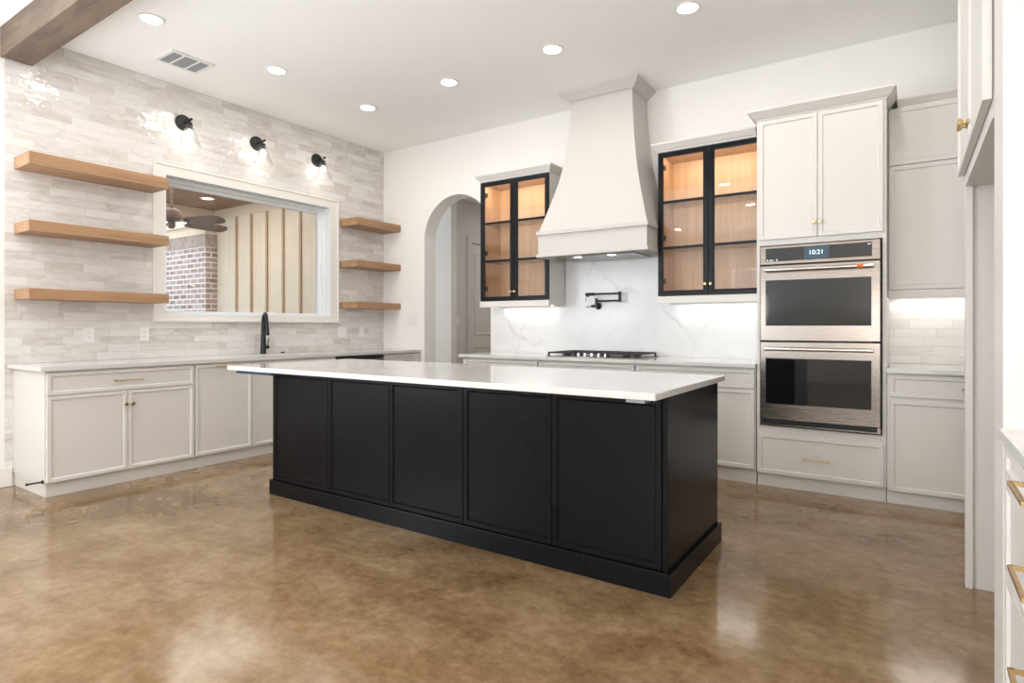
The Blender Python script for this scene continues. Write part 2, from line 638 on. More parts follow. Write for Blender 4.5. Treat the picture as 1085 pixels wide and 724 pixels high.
def crown(x0, x1, yf, yb, z0, z1, proj, left=True, right=True):
    """crown moulding swept round left side, front and right side of a box facing -Y"""
    h = z1 - z0
    prof = [(0.0, z0), (0.006, z0), (0.006, z0 + h * 0.14), (proj * 0.30, z0 + h * 0.22), (proj * 0.55, z0 + h * 0.45),
            (proj * 0.86, z0 + h * 0.74), (proj * 0.90, z0 + h * 0.80), (proj, z0 + h * 0.80), (proj, z1), (0.0, z1)]
    m = MB()
    rings = []
    for o, z in prof:
        l = o if left else 0.0
        r = o if right else 0.0
        rings.append([(x0 - l, yb, z), (x0 - l, yf - o, z), (x1 + r, yf - o, z), (x1 + r, yb, z)])
    m.strip(rings + [rings[0]])
    bmesh.ops.remove_doubles(m.bm, verts=m.bm.verts, dist=1e-5)
    for a in (0, 3):
        try:
            vs = []
            for rg in rings:
                p = Vector(rg[a])
                vs.append(min(m.bm.verts, key=lambda v: (v.co - p).length))
            m.bm.faces.new(vs)
        except Exception:
            pass
    return m


# ================================================================== SETTING
fl = B(-8.2, XR + 0.2, YR - 0.2, 10.2, -0.1, 0.0)
struct(fl.build('floor', M['floor']))
struct(B(XL - 0.2, XR + 0.2, YR - 0.2, YB + 0.21, ZC, ZC + 0.12).build('ceiling', M['ceil']))

# left wall: painted living-room end with a big window opening, then hand-made tile with the pass-through window
TY = 1.555                                             # where the tile begins
WY0, WY1, WZ0, WZ1 = 2.695, 4.55, 1.305, 2.59          # clear opening of the pass-through window
wl = MB()
for (a, b, c, d) in ((YR, -2.1, 0, ZC), (-2.1, 0.3, 0, 0.35), (-2.1, 0.3, 2.55, ZC), (0.3, TY, 0, ZC),
                     (TY, WY0, 0, ZC), (WY1, YB + 0.21, 0, ZC), (WY0, WY1, 0, WZ0), (WY0, WY1, WZ1, ZC)):
    wl.box(XL - 0.2, XL, a, b, c, d)
wall_left = struct(wl.build('wall_left', M['wall']))
wall_left.data.materials.append(M['tile_y'])
for p in wall_left.data.polygons:
    if p.center.x > XL - 0.001 and p.center.y > TY and p.normal.x > 0.9:
        p.material_index = 1
# right wall, rear wall with big openings
struct(B(XR, XR + 0.2, YR, YB + 0.21, 0, ZC).build('wall_right', M['wall']))
wr = MB()
for (a, b, c, d) in ((XL, -3.55, 0, ZC), (-2.65, -0.42, 0, ZC), (0.72, XR, 0, ZC), (-0.42, 0.72, 2.45, ZC), (-3.55, -2.65, 2.55, ZC), (-3.55, -2.65, 0, 0.25)):
    wr.box(a, b, YR - 0.2, YR, c, d)
struct(wr.build('wall_rear', M['wall']))

# back wall with the arched opening to the hall
AX0, AX1, AZ, AR, YT = -4.92, -3.92, 2.25, 0.5, YB + 0.21
wb = MB()
wb.box(XL, AX0, YB, YT, 0, ZC)
wb.box(AX1, XR, YB, YT, 0, ZC)
NA = 40
arc = [((AX0 + AX1) / 2 - AR * math.cos(PI * i / NA), AZ + AR * math.sin(PI * i / NA)) for i in range(NA + 1)]
for (xa, za), (xb, zb) in zip(arc, arc[1:]):
    wb.prism([(xa, YB, za), (xb, YB, zb), (xb, YB, ZC), (xa, YB, ZC)], (0, YT - YB, 0))
bmesh.ops.remove_doubles(wb.bm, verts=wb.bm.verts, dist=1e-5)
struct(wb.build('wall_back', M['wall']))

# hall behind the arch
HX, HY0 = -5.40, 6.485
hw = MB()
hw.box(-8.0, HX, HY0, HY0 + 0.12, 0, 3.05)
struct(hw.build('wall_hall_front', M['wall']))
DY0, DY1, DZ = 6.945, 7.555, 2.44
hw = MB()
hw.box(HX - 0.12, HX, HY0 + 0.12, DY0, 0, 3.05)
hw.box(HX - 0.12, HX, DY1, 10.0, 0, 3.05)
hw.box(HX - 0.12, HX, DY0, DY1, DZ, 3.05)
struct(hw.build('wall_hall_left', M['hallshade']))
struct(B(-3.7, -3.58, YT, 10.0, 0, 3.05).build('wall_hall_right', M['hallshade']))
struct(B(-8.0, -3.58, 10.0, 10.12, 0, 3.05).build('wall_hall_end', M['hallshade']))
struct(B(-8.12, -8.0, YT, HY0, 0, 3.05).build('wall_hall_side', M['wall']))
struct(B(-8.0, XL - 0.2, YT - 0.12, YT, 0, 3.05).build('wall_hall_near', M['wall']))
struct(B(-8.12, -3.58, YT, 10.12, 3.05, 3.15).build('ceiling_hall', M['ceil']))
area_light('hall_ceiling_fill', (-4.6, 8.3, 3.02), (0.3, 0.3), 18, (1, 0.95, 0.88), (0, 0, -1))  # unseen light added to brighten the hall
area_light('hall_side_fill', (-7.9, 6.05, 1.5), (0.8, 2.0), 30, DAY, (1, 0, 0))  # unseen light added for the bright hall face; this wall has no window

# hall door
T = plane('+X', HX)
d1 = bpy.data.objects.new('door_1', None)
COL.objects.link(d1)
d1.location = (HX, (DY0 + DY1) / 2, 0)
ORG['door_1'] = Vector(d1.location)
struct(d1)
m = panel_front(T, DY0 + 0.004, DY1 - 0.004, 0.01, DZ - 0.004, 0.035, 0.0015, 0.0005, 0.0005)
for (z0, z1) in ((0.24, 0.90), (1.07, 2.30)):
    def ring(d, n):
        return [T(DY0 + 0.1 + d, z0 + d, n), T(DY1 - 0.1 - d, z0 + d, n), T(DY1 - 0.1 - d, z1 - d, n), T(DY0 + 0.1 + d, z1 - d, n)]
    m.strip([ring(0, 0.034), ring(0, 0.040), ring(0.015, 0.042), ring(0.028, 0.035)], closed=True)
leaf_o = m.build('door_leaf', M['hallshade'], d1)
leaf_o.location.x = -0.045
m = MB()
for (u0, u1, v0, v1) in ((DY0 - 0.095, DY0, 0, DZ + 0.095), (DY1, DY1 + 0.095, 0, DZ + 0.095), (DY0, DY1, DZ, DZ + 0.095)):
    tbox(m, T, u0, u1, v0, v1, 0.001, 0.018, 0.003)
    tbox(m, T, u0 + 0.006 if u0 < DY0 else u0, u1 - 0.006 if u1 > DY1 else u1, v0, v1 - (0.0 if v0 == 0 else 0.006), 0.001, 0.010)
m.build('door_casing', M['hallshade'], d1)
for z in (0.30, 1.00, 1.62, 2.23):
    m = MB()
    m.cyl(T(DY0 + 0.002, z - 0.05, 0.006), T(DY0 + 0.002, z + 0.05, 0.006), 0.009, seg=10)
    m.build('hinge', M['matte'], d1)
m = MB()
m.lathe(T(DY1 - 0.075, 0.985, -0.010), (1, 0, 0), [(0, 0), (0.032, 0), (0.032, 0.01), (0.012, 0.016), (0.012, 0.04), (0.028, 0.05), (0.03, 0.062), (0.02, 0.076), (0, 0.078)], 18)
m.build('door_knob', M['matte'], d1, smooth=True)

# baseboards
struct(B(XL + 0.001, XL + 0.015, 0.3, 1.60, 0, 0.14, 0.003).build('baseboard_left', M['trim']))

# pass-through window: casing, jamb, vinyl frame, pane
w1 = bpy.data.objects.new('window_1', None)
COL.objects.link(w1)
w1.location = (XL, (WY0 + WY1) / 2, WZ0)
ORG['window_1'] = Vector(w1.location)
struct(w1)
m = MB()
CY0, CY1, CZ0, CZ1 = 2.605, 4.655, 1.245, 2.675
for (a, b, c, d) in ((CY0, WY0, CZ0, CZ1), (WY1, CY1, CZ0, CZ1), (WY0, WY1, WZ1, CZ1), (WY0, WY1, CZ0, WZ0)):
    m.box(XL + 0.001, XL + 0.018, a, b, c, d)
for (a, b, c, d) in ((CY0 - 0.008, CY0 + 0.012, CZ0, CZ1 + 0.008), (CY1 - 0.012, CY1 + 0.008, CZ0, CZ1 + 0.008), (CY0, CY1, CZ1 - 0.012, CZ1 + 0.008)):
    m.box(XL + 0.001, XL + 0.027, a, b, c, d, 0.003)
m.box(XL + 0.001, XL + 0.04, CY0 - 0.02, CY1 + 0.02, CZ0 - 0.004, CZ0 + 0.022, 0.004)
m.build('casing', M['trim'], w1)
m = MB()
jt = 0.012
for (a, b, c, d) in ((WY0, WY0 + jt, WZ0, WZ1), (WY1 - jt, WY1, WZ0, WZ1), (WY0 + jt, WY1 - jt, WZ1 - jt, WZ1), (WY0 + jt, WY1 - jt, WZ0, WZ0 + jt)):
    m.box(XL - 0.198, XL + 0.017, a + 0.0005, b - 0.0005, c + 0.0005, d - 0.0005)
m.build('jamb', M['vinyl'], w1)
m = MB()
fy0, fy1, fz0, fz1 = WY0 + jt, WY1 - jt, WZ0 + jt, WZ1 - jt
for dx, wd in ((0.0, 0.035), (-0.03, 0.065)):
    for (a, b, c, d) in ((fy0, fy0 + wd, fz0, fz1), (fy1 - wd, fy1, fz0, fz1), (fy0 + wd, fy1 - wd, fz1 - wd, fz1), (fy0 + wd, fy1 - wd, fz0, fz0 + wd * 0.45)):
        m.box(XL - 0.13 + dx, XL - 0.09 + dx, a, b, c, d)
m.build('window_frame', M['vinyl'], w1)
B(XL - 0.145, XL - 0.139, fy0 + 0.06, fy1 - 0.06, fz0 + 0.025, fz1 - 0.06).build('window_glass', M['glass'], w1)

# ---------------------------------------------------------------- patio beyond the window
PX0, PYB, PZ = -9.2, 5.20, 3.04
struct(B(-16, XL - 0.2, -6, YT - 0.12, -0.25, -0.05).build('floor_patio', M['patiofloor']))
struct(B(PX0, XL - 0.2, -1.5, PYB + 0.1, PZ, PZ + 0.06).build('ceiling_patio', M['patio']))
m = B(PX0 - 0.3, PX0, -1.5, PYB + 0.1, PZ - 0.20, PZ + 0.06)
struct(m.build('trim_1', M['cream']))
m = B(PX0, XL - 0.2, PYB - 0.02, PYB + 0.1, PZ - 0.15, PZ)
struct(m.build('trim_2', M['cream']))
PB = 5.20
m = B(-9.15, XL - 0.2, PB, PB + 0.1, -0.05, PZ - 0.15)
struct(m.build('wall_patio', M['batten']))
m = MB()
for k in range(9):
    xx = -1.654 * PB + 0.0752 * PB * k
    if xx > XL - 0.3:
        continue
    m.box(xx - 0.02, xx + 0.02, PB - 0.02, PB, -0.05, PZ - 0.151)
struct(m.build('trim_3', M['battend']))
BKX = -9.20
m = B(BKX - 2.6, BKX, PB - 0.16, PB + 0.35, -0.05, 2.46)
struct(m.build('wall_brick', M['brick']))
m = MB()
for k in range(34):
    m.box(BKX - 0.075 * k - 0.056, BKX - 0.075 * k, PB - 0.165, PB + 0.35, 2.46, 2.66, 0.004)
struct(m.build('trim_4', M['soldier']))
struct(B(BKX - 2.6, BKX - 0.004, PB - 0.158, PB + 0.34, 2.46, 2.655).build('trim_6', M['cream']))
m = B(BKX - 2.6, BKX + 0.01, PB - 0.17, PB + 0.4, 2.662, 2.80)
m.box(BKX - 2.6, BKX + 0.03, PB - 0.22, PB + 0.4, 2.80, 2.86)
struct(m.build('trim_5', M['cream']))
area_light('patio_fill_light', (-7.6, 3.9, PZ - 0.03), (1.6, 1.6), 26, (1, 0.93, 0.84), (0, 0, -1))  # broad unseen light added to brighten the patio, separate from the downlight

# patio ceiling fan and down-light
fx, fy_, fz = -7.5, 3.685, 2.45
fan = thing('ceiling_fan', 'brown wooden ceiling fan hanging on the patio outside the window', 'fan', (fx, fy_, PZ))
MB().lathe((fx, fy_, PZ), (0, 0, -1), [(0, 0.001), (0.07, 0.001), (0.06, 0.05), (0.015, 0.07), (0.015, 0.40)], 16).build('downrod', M['fan'], fan, smooth=True)
MB().lathe((fx, fy_, PZ - 0.40), (0, 0, -1), [(0, 0), (0.05, 0), (0.10, 0.02), (0.115, 0.07), (0.11, 0.12), (0.08, 0.15), (0, 0.16)], 20).build('motor', M['fan'], fan, smooth=True)
MB().lathe((fx, fy_, PZ - 0.61), (0, 0, -1), [(0, -0.045), (0.045, -0.045), (0.045, 0.0), (0.03, 0.03), (0, 0.035)], 16).build('switch_housing', M['fan'], fan, smooth=True)
for k in range(5):
    a = math.radians(22 + 72 * k)
    ca, sa = math.cos(a), math.sin(a)

    def L(r, t, z):
        return (fx + ca * r - sa * t, fy_ + sa * r + ca * t, PZ - 0.56 + z)
    m = MB()
    outl = [(0.19, -0.05), (0.30, -0.068), (0.60, -0.075), (0.70, -0.06), (0.735, -0.02), (0.735, 0.02), (0.70, 0.06), (0.60, 0.075), (0.30, 0.068), (0.19, 0.05)]
    m.prism([L(r, t * 1.15, -t * 0.42) for r, t in outl], (0, 0, 0.008))
    bl = m.build('blade', M['fan'], fan)
    m = MB()
    m.prism([L(0.11, -0.015, -0.006), L(0.26, -0.035, -0.012), L(0.26, 0.035, 0.004), L(0.11, 0.015, -0.004)], (0, 0, 0.005))
    m.build('blade_iron', M['bronze'], bl)
pl = thing('patio_downlight', 'small round downlight in the patio board ceiling', 'light', (-8.35, 4.6, PZ))
MB().lathe((-8.35, 4.6, PZ - 0.001), (0, 0, -1), [(0.07, 0), (0.105, 0), (0.10, 0.012), (0.075, 0.012), (0.07, 0)], 24).build('trim_ring', M['cream'], pl, smooth=True)
MB().lathe((-8.35, 4.6, PZ - 0.001), (0, 0, -1), [(0, 0.004), (0.074, 0.004)], 24).build('lens', M['can'], pl)

# ================================================================== BIG OBJECTS
# ---------------------------------------------------------------- island
IX0, IX1, IY0, IY1 = -3.795, -0.891, 2.585, 3.385
isl = thing('kitchen_island', 'long black kitchen island body with five framed front panels', 'kitchen island', ((IX0 + IX1) / 2, (IY0 + IY1) / 2, 0))
B(IX0, IX1 - 0.012, IY0, IY1, 0.0, 0.886).build('carcass', M['black'], isl)
m = MB()
m.box(IX0 - 0.016, IX1 + 0.018, IY0 - 0.036, IY0 - 0.021, 0.0, 0.104, 0.003)
m.box(IX0 - 0.016, IX1 + 0.018, IY1 + 0.001, IY1 + 0.016, 0.0, 0.104, 0.003)
m.box(IX0 - 0.016, IX0 - 0.001, IY0 - 0.030, IY1 + 0.010, 0.0, 0.104, 0.003)
m.box(IX1 + 0.003, IX1 + 0.018, IY0 - 0.030, IY1 + 0.010, 0.0, 0.104, 0.003)
m.build('skirting', M['black'], isl)
T = plane('-Y', IY0)
xs = [-3.793, -3.192, -2.625, -2.052, -1.486, -0.918]
for a, b in zip(xs, xs[1:]):
    panel_front(T, a + 0.002, b - 0.002, 0.106, 0.872, 0.02, 0.026, 0.010, 0.008).build('front_panel', M['black'], isl)
B(IX1 - 0.024, IX1 - 0.012, IY0 - 0.020, IY0, 0.104, 0.886, 0.002).build('corner_post', M['black'], isl)
B(IX1 - 0.012, IX1, IY0 - 0.020, IY1, 0.0, 0.886, 0.0015).build('end_panel', M['black'], isl)
o = B(-4.07, -0.882, 2.385, 3.50, 0.887, 0.918, 0.003).build('island_countertop', M['quartz'], origin=(-2.45, 2.95, 0.887))
tag(o, 'long white quartz countertop lying on the black island', 'countertop')
o = B(-3.97, -3.56, 2.395, 2.45, 0.868, 0.8865, 0.001).build('support_plate', M['tape'], origin=(-3.77, 2.42, 0.868))
tag(o, 'blue support strip under the far left overhang of the island countertop', 'bracket')
o = B(-1.02, -0.935, 2.40, 2.47, 0.872, 0.8865, 0.001).build('support_plate', M['ventgrey'], origin=(-0.98, 2.5, 0.874))
tag(o, 'thin grey support strip under the near corner of the island countertop', 'bracket')

# ---------------------------------------------------------------- left run of base cabinets
LC, LD = -5.005, -5.005            # carcass front = back of the doors; doors are 0.02 thick
ZT = 0.886
TL = plane('+X', LC)


def base_left(name, label, y0, y1, endpanel=False, sink=False):
    r = thing(name, label, 'cabinet', ((XL + LC) / 2, (y0 + y1) / 2, 0))
    m = MB()
    if sink:
        m.box(XL + 0.002, LC, y0 + 0.0005, y0 + 0.02, 0.098, ZT)
        m.box(XL + 0.002, LC, y1 - 0.02, y1 - 0.0005, 0.098, ZT)
        m.box(XL + 0.002, LC, y0 + 0.02, y1 - 0.02, 0.098, 0.116)
        m.box(LC - 0.02, LC, y0 + 0.02, y1 - 0.02, 0.116, ZT)
    else:
        m.box(XL + 0.002, LC, y0 + 0.0005, y1 - 0.0005, 0.098, ZT)
    m.build('carcass', M['cab'], r)
    B(XL + 0.002, -5.022, y0 + (0.012 if endpanel else 0.0005), y1 - 0.0005, 0, 0.098).build('toe_kick', M['cab'], r)
    return r


c1 = base_left('base_cabinet', 'white base cabinet with one wide drawer over two doors, left of the pull-out front', 1.605, 2.640, True)
d = panel_front(TL, 1.615, 2.634, 0.715, 0.872).build('drawer', M['cab'], c1)
bar_pull(TL, 2.03, 2.225, 0.792, 0.012, 'handle', d)
for a, b, kx in ((1.615, 2.127, 2.105), (2.131, 2.634, 2.153)):
    d = panel_front(TL, a, b, 0.104, 0.708).build('door', M['cab'], c1)
    knob(TL, kx, 0.607, 0.02, d)
c2 = base_left('pullout_cabinet', 'tall white pull-out front with a gold bar on top, right of the two-door cabinet', 2.640, 3.166)
d = panel_front(TL, 2.646, 3.162, 0.104, 0.872).build('door', M['cab'], c2)
bar_pull(TL, 2.81, 3.03, 0.858, 0.02, 'handle', d)
c3 = base_left('sink_cabinet', 'white base cabinet under the sink, mostly behind the island', 3.166, 4.115, False, True)
for a, b in ((3.170, 3.639), (3.643, 4.111)):
    d = panel_front(TL, a, b, 0.104, 0.872).build('door', M['cab'], c3)
    knob(TL, 3.61 if a < 3.5 else 3.67, 0.607, 0.02, d)
dw = thing('dishwasher', 'dishwasher with a black top edge right of the sink, behind the island', 'dishwasher', (-5.3, 4.45, 0))
B(XL + 0.003, LC, 4.120, 4.785, 0.098, 0.884).build('body', M['slot'], dw)
B(LC, LC + 0.022, 4.122, 4.783, 0.104, 0.845, 0.003).build('door', M['steel'], dw)
B(LC, LC + 0.026, 4.122, 4.783, 0.848, 0.874, 0.004).build('control_strip', M['matte'], dw)
m = MB()
m.cyl((LC + 0.06, 4.15, 0.872), (LC + 0.06, 4.755, 0.872), 0.008)
m.cyl((LC + 0.02, 4.17, 0.868), (LC + 0.06, 4.17, 0.872), 0.006)
m.cyl((LC + 0.02, 4.735, 0.868), (LC + 0.06, 4.735, 0.872), 0.006)
m.build('handle', M['matte'], dw, smooth=True)
c4 = base_left('corner_cabinet', 'short white base cabinet between the dishwasher and the arch wall', 4.790, 5.398)
d = panel_front(TL, 4.80, 5.37, 0.715, 0.868).build('drawer', M['cab'], c4)
bar_pull(TL, 5.0, 5.18, 0.79, 0.012, 'handle', d)
panel_front(TL, 4.80, 5.37, 0.104, 0.708).build('door', M['cab'], c4)

# counter with an undermount sink cut-out
SX0, SX1, SY0, SY1 = -5.475, -5.075, 3.27, 4.02
m = MB()
for (a, b, c, d) in ((XL + 0.001, SX0, 1.572, 5.399), (SX1, -4.968, 1.572, 5.399), (SX0, SX1, 1.572, SY0), (SX0, SX1, SY1, 5.399)):
    m.box(a, b, c, d, 0.8875, 0.917)
bmesh.ops.remove_doubles(m.bm, verts=m.bm.verts, dist=1e-5)
o = m.build('sink_countertop', M['quartz'], origin=(-5.3, 3.5, 0.8875))
tag(o, 'white quartz countertop with the sink, running along the tile wall', 'countertop')
snk = MB()
t_ = 0.008
snk.box(SX0 - 0.0, SX1, SY0, SY1, 0.66, 0.668)
for (a, b, c, d) in ((SX0, SX0 + t_, SY0, SY1), (SX1 - t_, SX1, SY0, SY1), (SX0, SX1, SY0, SY0 + t_), (SX0, SX1, SY1 - t_, SY1)):
    snk.box(a + 0.0005, b - 0.0005, c + 0.0005, d - 0.0005, 0.66, 0.905)
o = snk.build('kitchen_sink', M['sinkm'], origin=((SX0 + SX1) / 2, (SY0 + SY1) / 2, 0.66))
tag(o, 'undermount sink set into the countertop below the window', 'sink')

# faucet
fx0, fy0_ = -5.53, 3.632
fa = thing('kitchen_faucet', 'tall matte black pull-down faucet behind the sink', 'faucet', (fx0, fy0_, 0.917))
MB().lathe((fx0, fy0_, 0.917), (0, 0, 1), [(0, 0), (0.033, 0), (0.033, 0.006), (0.030, 0.012), (0.0275, 0.10), (0.024, 0.20), (0.021, 0.30), (0, 0.301)], 20).build('body', M['matte'], fa, smooth=True)
sdx, sdy = math.cos(math.radians(22)), -math.sin(math.radians(22))
pts = [(fx0, fy0_, 1.20)]
for k in range(0, 15):
    a = PI - k * PI / 14
    q = 0.085 + 0.085 * math.cos(a)
    pts.append((fx0 + q * sdx, fy0_ + q * sdy, 1.225 + 0.105 * math.sin(a)))
pts.append((fx0 + 0.174 * sdx, fy0_ + 0.174 * sdy, 1.19))
MB().tube(pts, [0.0205] + [0.0195 - 0.0003 * k for k in range(15)] + [0.0145], 14).build('spout', M['matte'], fa, smooth=True)
MB().lathe((fx0 + 0.173 * sdx, fy0_ + 0.173 * sdy, 1.215), (0.03 * sdx, 0.03 * sdy, -1), [(0, 0), (0.0155, 0), (0.019, 0.03), (0.025, 0.095), (0.025, 0.106), (0, 0.107)], 18).build('spray_head', M['matte'], fa, smooth=True)
m = MB().cyl((fx0, fy0_ + 0.015, 0.985), (fx0, fy0_ + 0.062, 0.985), 0.0165, seg=16)
m.cyl((fx0, fy0_ + 0.050, 0.985), (fx0 + 0.01, fy0_ + 0.052, 1.075), 0.0055, 0.0045, seg=10)
m.build('handle', M['matte'], fa, smooth=True)
o = MB().lathe((-5.53, 3.86, 0.917), (0, 0, 1), [(0, 0), (0.022, 0), (0.022, 0.006), (0.014, 0.009), (0.014, 0.014), (0, 0.015)], 18).build('air_switch', M['matte'], origin=(-5.53, 3.86, 0.917), smooth=True)
tag(o, 'small black air switch button on the counter right of the faucet', 'button')

# door stop on the end of the left cabinets
ds = thing('door_stop', 'black spring door stop screwed to the end of the left cabinets', 'door stop', (-5.03, 1.60, 0.118))
MB().lathe((-5.03, 1.6045, 0.112), (0, -1, 0), [(0, 0), (0.014, 0), (0.012, 0.008), (0.006, 0.012), (0.006, 0.085), (0, 0.086)], 12).build('spring', M['matte'], ds, smooth=True)
MB().lathe((-5.03, 1.52, 0.112), (0, -1, 0), [(0, 0), (0.009, 0), (0.009, 0.014), (0, 0.016)], 12).build('rubber_tip', M['rubber'], ds, smooth=True)

# ---------------------------------------------------------------- back run of base cabinets
BC = 4.757
TB = plane('-Y', BC)


def base_back(name, label, x0, x1):
    r = thing(name, label, 'cabinet', ((x0 + x1) / 2, (BC + YB) / 2, 0))
    B(x0 + 0.0005, x1 - 0.0005, BC, YB - 0.002, 0.104, ZT).build('carcass', M['cab'], r)
    B(x0 + 0.0005, x1 - 0.0005, 4.775, YB - 0.002, 0, 0.104).build('toe_kick', M['cab'], r)
    return r


def fronts_back(r, x0, x1, drawers=1, pull=True):
    step = (x1 - x0) / drawers
    for k in range(drawers):
        a, b = x0 + step * k, x0 + step * (k + 1)
        d = panel_front(TB, a + 0.008, b - 0.008, 0.728, 0.870, fr=0.026).build('drawer', M['cab'], r)
        if pull:
            bar_pull(TB, (a + b) / 2 - 0.09, (a + b) / 2 + 0.09, 0.80, 0.012, 'handle', d)
    mid = (x0 + x1) / 2
    for a, b, kx in ((x0 + 0.008, mid - 0.002, mid - 0.02), (mid + 0.002, x1 - 0.008, mid + 0.02)):
        d = panel_front(TB, a, b, 0.118, 0.716, fr=0.026).build('door', M['cab'], r)
        knob(TB, kx, 0.62, 0.02, d)


for nm, lb, a, b in (('base_cabinet', 'white base cabinet left of the cooktop, beside the arch', -3.795, -2.890),
                     ('base_cabinet', 'white base cabinet directly under the gas cooktop', -2.888, -1.930),
                     ('base_cabinet', 'white base cabinet between the cooktop and the oven tower', -1.928, -0.968)):
    fronts_back(base_back(nm, lb, a, b), a, b, 1)
o = B(-3.825, -0.9645, 4.705, YB - 0.0225, 0.8875, 0.917, 0.002).build('cooktop_countertop', M['quartz'], origin=(-2.4, 5.05, 0.8875))
tag(o, 'white quartz countertop carrying the gas cooktop along the back wall', 'countertop')

# marble slab behind the cooktop
m = MB()
m.box(-3.853, -0.966, YB - 0.022, YB - 0.001, 0.9175, 1.400)
m.box(-2.948, -1.848, YB - 0.022, YB - 0.001, 1.400, 1.93)
o = m.build('marble_backsplash', M['marble'], origin=(-2.4, YB - 0.01, 0.9175))
tag(o, 'white marble slab with grey veins behind the cooktop', 'backsplash')

# ---------------------------------------------------------------- range hood
hc, hw0 = -2.388, 0.305
prof = [(3.345, 0.0), (3.249, 0.0065), (3.10, 0.018), (2.975, 0.0295), (2.84, 0.046), (2.70, 0.068), (2.58, 0.093), (2.471, 0.121), (2.36, 0.152), (2.242, 0.187), (2.15, 0.215), (2.085, 0.236)]
hd = thing('range_hood', 'white plaster range hood flaring out over the cooktop up to the ceiling', 'range hood', (hc, 5.1, 1.85))
m = MB()
R = m.strip([[(hc - hw0 - e, YB - 0.002, z), (hc - hw0 - e, 5.04 - e, z), (hc + hw0 + e, 5.04 - e, z), (hc + hw0 + e, YB - 0.002, z)] for z, e in prof], closed=True)
m.bm.faces.new(R[0])
m.bm.faces.new(R[-1])
m.build('flared_stack', M['hood'], hd, smooth=True)
crown(hc - hw0, hc + hw0, 5.04, YB - 0.002, 3.335, ZC - 0.002, 0.09).build('crown_moulding', M['hood'], hd)
bx0, bx1, byf = hc - 0.538, hc + 0.538, 4.800
m = MB()
m.box(bx0, bx1, byf, YB - 0.025, 1.878, 2.064)
m.box(bx0 - 0.016, bx1 + 0.016, byf - 0.018, 5.03, 2.058, 2.098, 0.005)
m.box(bx0 - 0.016, bx1 + 0.016, byf - 0.018, 5.03, 1.852, 1.884, 0.004)
m.build('canopy_band', M['hood'], hd)
B(hc - 0.40, hc + 0.40, 4.86, 5.28, 1.842, 1.8515, 0.002).build('filter_insert', M['steel'], hd)
for sx in (-0.17, 0.17):
    MB().lathe((hc + sx, 4.90, 1.8418), (0, 0, -1), [(0, 0.001), (0.035, 0.001), (0.038, 0.0), (0.0, 0.0)], 20).build('hood_lamp', M['puck'], hd)
    area_light('hood_lamp_light', (0, 0, 0), (0.07,), 0.2, (1, 0.97, 0.94), (0, 0, -1), 'DISK', hd).location = Vector((hc + sx, 4.90, 1.836)) - ORG[hd.name]

# ---------------------------------------------------------------- glass-fronted wall cabinets
GY = 5.062                                          # carcass front; doors in front of it


